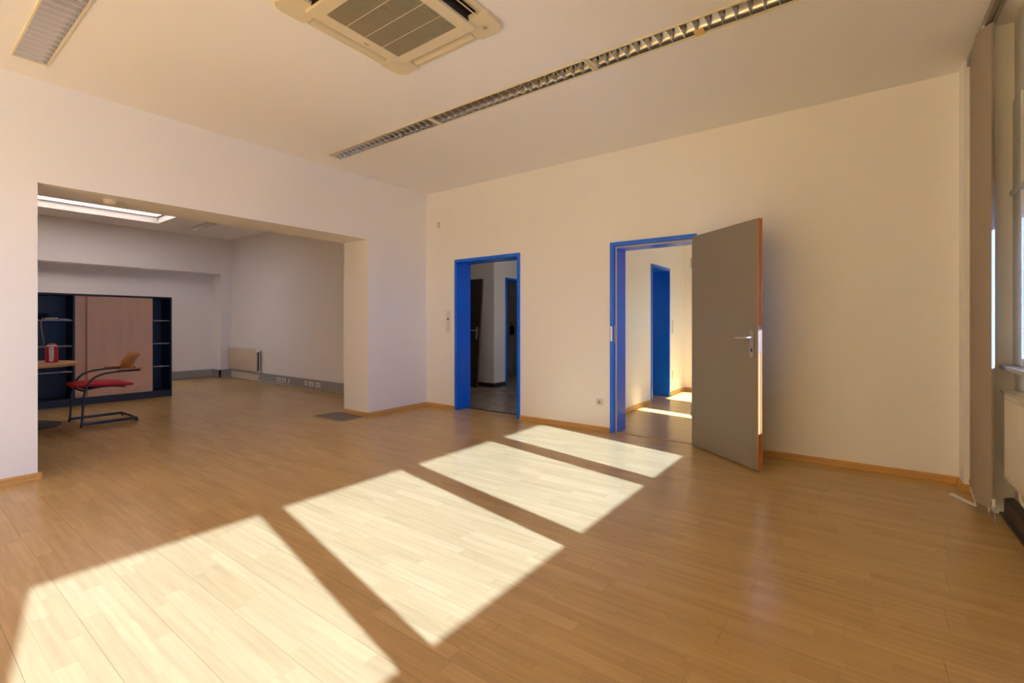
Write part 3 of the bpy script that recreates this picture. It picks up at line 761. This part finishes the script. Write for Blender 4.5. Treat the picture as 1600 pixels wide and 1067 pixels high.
# device and papers on the shelf
SZ1 = 1.237
t = thing('flat_device', 'flat cream device with a grey cable dangling from the upper cabinet shelf', 'device', (-9.2, 1.50, SZ1))
obj('body', G().box(-9.30, -9.105, 1.43, 1.57, SZ1, SZ1+0.028, 0.006), 'cream', t, True)
obj('cable', G().tube([(-9.11, 1.435, SZ1+0.015), (-9.085, 1.405, SZ1+0.02), (-9.072, 1.39, SZ1-0.04), (-9.068, 1.395, SZ1-0.14), (-9.066, 1.410, SZ1-0.25), (-9.066, 1.420, SZ1-0.32), (-9.068, 1.415, SZ1-0.37)], 0.006, 8), 'cable', t, True)
t = thing('cable_coil', 'dark tangled cable coil lying behind the cream device on the shelf', 'cable', (-9.28, 1.40, SZ1))
pts = [(-9.38+0.05*math.cos(k*0.55)*(1+0.15*math.sin(k)), 1.42+0.09*math.sin(k*0.55), SZ1+0.006+0.0022*k) for k in range(40)]
obj('loop', G().tube(pts, 0.005, 6), 'black', t, True)
t = thing('paper_stack', 'thin grey paper stack on the upper shelf right of the cream device', 'papers', (-9.22, 1.62, SZ1))
for k in range(3): obj('sheet', G().box(-9.33+0.01*k, -9.12+0.008*k, 1.575+0.004*k, 1.68+0.004*k, SZ1+0.004*k, SZ1+0.004*k+0.0035), 'shelf' if k < 2 else 'whitep', t)

# round table with jug
TX, TY, TR, TZ = -7.65, 0.975, 0.52, 0.725
t = thing('round_table', 'round beech table with a black column base cut off by the opening', 'table', (TX, TY, 0))
obj('tabletop', G().lathe([(TR-0.006, -0.034), (TR, -0.028), (TR, -0.006), (TR-0.005, 0)], (TX, TY, TZ), 64), 'tabletop', t, True)
obj('column', G().lathe([(0.032, 0.03), (0.032, TZ-0.042)], (TX, TY, 0), 24), 'tube', t, True)
obj('base_disc', G().lathe([(0.375, 0.0), (0.375, 0.006), (0.34, 0.016), (0.12, 0.030), (0.04, 0.036)], (TX, TY, 0), 48), 'black', t, True)
obj('top_bracket', G().lathe([(0.16, TZ-0.042), (0.16, TZ-0.035)], (TX, TY, 0), 24), 'tube', t)
jx, jy = -7.655, 1.265
t = thing('vacuum_jug', 'red vacuum jug with a white handle band on the round table', 'jug', (jx, jy, TZ))
obj('body', G().lathe([(0.055, 0), (0.058, 0.01), (0.058, 0.03), (0.056, 0.032), (0.056, 0.165), (0.052, 0.182), (0.044, 0.188)], (jx, jy, TZ), 32), 'redp', t, True)
obj('collar', G().lathe([(0.046, 0.186), (0.046, 0.200), (0.040, 0.203)], (jx, jy, TZ), 28), 'whitep', t, True)
obj('lid', G().lathe([(0.034, 0.203), (0.034, 0.213), (0.026, 0.218)], (jx, jy, TZ), 24), 'redp', t, True)
ca, sa = 0.94, -0.33
def J(r, tg, z): return (jx+ca*r-sa*tg, jy+sa*r+ca*tg, TZ+z)
q = G(); 
grid = [[J(math.sqrt(max(0.0582**2-tt**2, 0)), tt, z) for tt in (-0.016+sh, -0.005+sh, 0.005+sh, 0.016+sh)] for z, sh in ((0.012, 0.004), (0.05, 0.004), (0.09, 0.002), (0.14, 0), (0.180, 0))]
o = obj('pale_stripe', q.sheet(grid, 0.0012), 'whitep', t, True)
obj('handle', G().tube([J(0.052, 0.010, 0.180), J(0.085, 0.022, 0.176), J(0.098, 0.026, 0.150), J(0.092, 0.026, 0.095), J(0.075, 0.022, 0.05), J(0.056, 0.016, 0.035)], 0.008, 10), 'whitep', t, True)

# cantilever chair facing the table
CX, CY, CHW = -7.375, 1.66, 0.27
t = thing('cantilever_chair', 'red cushioned cantilever chair with plywood back turned towards the round table', 'chair', (CX, CY, 0))
def curve(pts, n=5):
    """Catmull-Rom through the points"""
    P = [Vector(p) for p in pts]; out = []
    for i in range(len(P)-1):
        p0, p1, p2, p3 = P[max(i-1, 0)], P[i], P[i+1], P[min(i+2, len(P)-1)]
        for k in range(n):
            u = k/n
            out.append(0.5*((2*p1)+(-p0+p2)*u+(2*p0-5*p1+4*p2-p3)*u*u+(-p0+3*p1-3*p2+p3)*u**3))
    out.append(P[-1]); return out
for s in (-1, 1):
    x = CX+s*CHW
    path = [(x, CY+0.262, 0.032), (x, CY+0.10, 0.032), (x, CY-0.10, 0.032), (x, CY-0.20, 0.034)]
    obj('floor_runner', G().box(x-0.010, x+0.010, CY-0.235, CY+0.27, 0.016, 0.050, 0.006), 'tube', t, True)
    leg = obj('front_leg', G().tube(curve([(x, CY-0.245, 0.008), (x, CY-0.235, 0.10), (x, CY-0.225, 0.30), (x, CY-0.205, 0.43), (x, CY-0.150, 0.535), (x, CY-0.06, 0.588), (x, CY+0.06, 0.607), (x, CY+0.20, 0.612), (x, CY+0.30, 0.612)]), 0.0115, 12), 'tube', t, True)
    obj('glide', G().lathe([(0.014, 0), (0.014, 0.012)], (x, CY-0.245, 0), 14), 'black', leg)
    q = G().box(x-0.022, x+0.022, CY+0.08, CY+0.315, 0.624, 0.640, 0.007)
    obj('arm_pad', q, 'chairwood', t, True)
obj('rear_bar', G().tube([(CX-CHW, CY+0.265, 0.033), (CX+CHW, CY+0.265, 0.033)], 0.013, 12), 'black', t, True)
for s in (-1, 1): obj('glide', G().lathe([(0.016, 0), (0.016, 0.022)], (CX+s*CHW, CY+0.265, 0), 14), 'black', t)
# seat cushion
grid = []
for i in range(9):
    v = i/8; yy = CY-0.28+0.52*v
    row = []
    for j in range(9):
        u = j/8*2-1; edge = (1-abs(u)**4)*(1-abs(2*v-1)**4)
        row.append((CX+u*0.235, yy, 0.466+0.034*edge+0.015*math.cos(v*math.pi)*0.6))
    grid.append(row)
grid2 = [[(x, y, 0.446-0.018*(1-abs(2*j/8-1)**4)+0.009*math.cos(i/8*math.pi)) for j, (x, y, z) in enumerate(row)] for i, row in enumerate(grid)]
q = G(); q.sheet(grid)
q.sheet(grid2)
bmesh.ops.remove_doubles(q.bm, verts=q.bm.verts[:], dist=0.0001)
# close the rim
A = [v for v in q.bm.verts if any(e_.is_boundary for e_ in v.link_edges)]
bmesh.ops.bridge_loops(q.bm, edges=[e_ for e_ in q.bm.edges if e_.is_boundary]); bmesh.ops.recalc_face_normals(q.bm, faces=q.bm.faces[:])
obj('seat_cushion', q, 'red', t, True)
grid = [[(CX+u, CY-0.18+0.36*v, 0.420+0.020*math.sin(math.pi*v)) for u in (-0.2, 0, 0.2)] for v in (0, .2, .4, .6, .8, 1)]
obj('seat_shell', G().sheet(grid, 0.012), 'black', t, True)
obj('seat_bar', G().tube([(CX-CHW, CY-0.215, 0.405), (CX+CHW, CY-0.215, 0.405)], 0.0105, 10).tube([(CX-CHW, CY-0.12, 0.415), (CX-CHW, CY-0.215, 0.405)], 0.009, 8), 'tube', t, True)
# curved plywood back between the arms
grid = []
for i in range(7):
    v = i/6
    grid.append([(CX+u*0.225, CY+0.235+0.045*(1-u*u)+0.085*v-0.02*math.sin(v*3.14), 0.615+0.185*v+0.008*(1-u*u)*v) for u in [k/5-1 for k in range(11)]])
obj('backrest', G().sheet(grid, 0.011), 'chairwood', t, True)
for s in (-1, 1): obj('back_bracket', G().tube([(CX+s*CHW, CY+0.22, 0.612), (CX+s*0.215, CY+0.262, 0.650)], 0.008, 8), 'tube', t, True)

# ------------------------------------------------------------------ third room and hall things
def xplate(name, y, z0, z1, label, cat, w=0.08):
    t_ = thing(name, label, cat, (-2.47, y, (z0+z1)/2))
    obj('cover_frame', G().box(-2.47, -2.460, y-w/2, y+w/2, z0, z1, 0.003), 'whitep', t_, True)
    n_ = max(1, round((z1-z0)/0.075))
    for k in range(n_):
        zc = z0+(k+0.5)*(z1-z0)/n_
        obj('insert', G().box(-2.4605, -2.456, y-0.029, y+0.029, zc-0.029, zc+0.029, 0.002), 'whitep', t_)
    return t_
xplate('light_switch', 7.86, 1.02, 1.24, 'slim white switch stack on the side wall beyond the grey door', 'switch')
xplate('wall_socket', 7.86, 0.26, 0.40, 'white socket low on the side wall beyond the grey door', 'socket')
# loose door leaf leaning in the hallway
t = thing('leaning_door', 'dark door leaf with a steel handle leaning against the hallway wall', 'door', (-6.10, 6.64, 0.0))
tilt = Matrix.Translation((-6.10, 6.64, 0.0)) @ Matrix.Rotation(R_(-4.2), 4, 'X') @ Matrix.Translation((6.10, -6.64, 0.0))
x1_ = -5.66; x0_ = x1_-0.86; yl = 6.62
obj('panel', G().box(x0_, x1_-0.012, yl, yl+0.04, 0.003, 2.02, 0.002).rot(tilt), 'darkleaf', t)
o = obj('edge_strip', G().box(x1_-0.012, x1_, yl, yl+0.04, 0.003, 2.02, 0.002).rot(tilt), 'brownedge', t); o['label'] = 'reddish beech edging'
hp = obj('handle_plate', G().prism([(x+x1_-0.065, z+1.00) for x, z in rounded(0.04, 0.24)], 'y', yl, yl-0.008).rot(tilt), 'steel', t, True)
obj('lever', G().tube([(x1_-0.065, yl-0.008, 1.05), (x1_-0.065, yl-0.05, 1.05), (x1_-0.08, yl-0.058, 1.05), (x1_-0.20, yl-0.058, 1.05)], 0.010, 10).rot(tilt), 'steel', hp, True)
obj('hinge', G().tube([(x0_-0.006, yl, 0.25), (x0_-0.006, yl, 0.35)], 0.008, 8).tube([(x0_-0.006, yl, 1.7), (x0_-0.006, yl, 1.8)], 0.008, 8).rot(tilt), 'steel', t)

# bag on a hook in the dark room behind the hallway corner
bx_, by_, bz_ = -6.90, 9.34, 0.90
t = thing('hanging_bag', 'small black bag hanging on the wall of the dark room beyond the hallway', 'bag', (bx_, by_, bz_))
grid = []
for k in range(9):
    v = k/8; w_ = 0.045+0.030*math.sin(math.pi*(0.15+0.75*(1-v))); d_ = 0.020+0.030*math.sin(math.pi*(0.1+0.8*(1-v)))
    grid.append([(bx_+0.006+d_*(1+math.cos(a_))*0.9, by_+w_*math.sin(a_), bz_+0.22*v) for a_ in [2*math.pi*j/16 for j in range(17)]])
q = G().sheet(grid); bmesh.ops.remove_doubles(q.bm, verts=q.bm.verts[:], dist=0.0002); bmesh.ops.holes_fill(q.bm, edges=[e_ for e_ in q.bm.edges if e_.is_boundary])
bmesh.ops.recalc_face_normals(q.bm, faces=q.bm.faces[:])
obj('pouch', q, 'black', t, True)
obj('strap', G().tube([(bx_+0.04, by_-0.035, bz_+0.21), (bx_+0.03, by_-0.015, bz_+0.29), (bx_+0.02, by_, bz_+0.32), (bx_+0.03, by_+0.015, bz_+0.29), (bx_+0.04, by_+0.035, bz_+0.21)], 0.005, 8), 'black', t, True)
obj('hook', G().tube([(bx_+0.001, by_, bz_+0.34), (bx_+0.02, by_, bz_+0.335), (bx_+0.024, by_, bz_+0.318), (bx_+0.012, by_, bz_+0.31)], 0.004, 8), 'steel', t, True)
# ground outside
struct('ground', G().box(1.2, 60, -40, 50, -3.3, -3.2), 'ground', 'pale paved ground outside below the windows', 'ground')
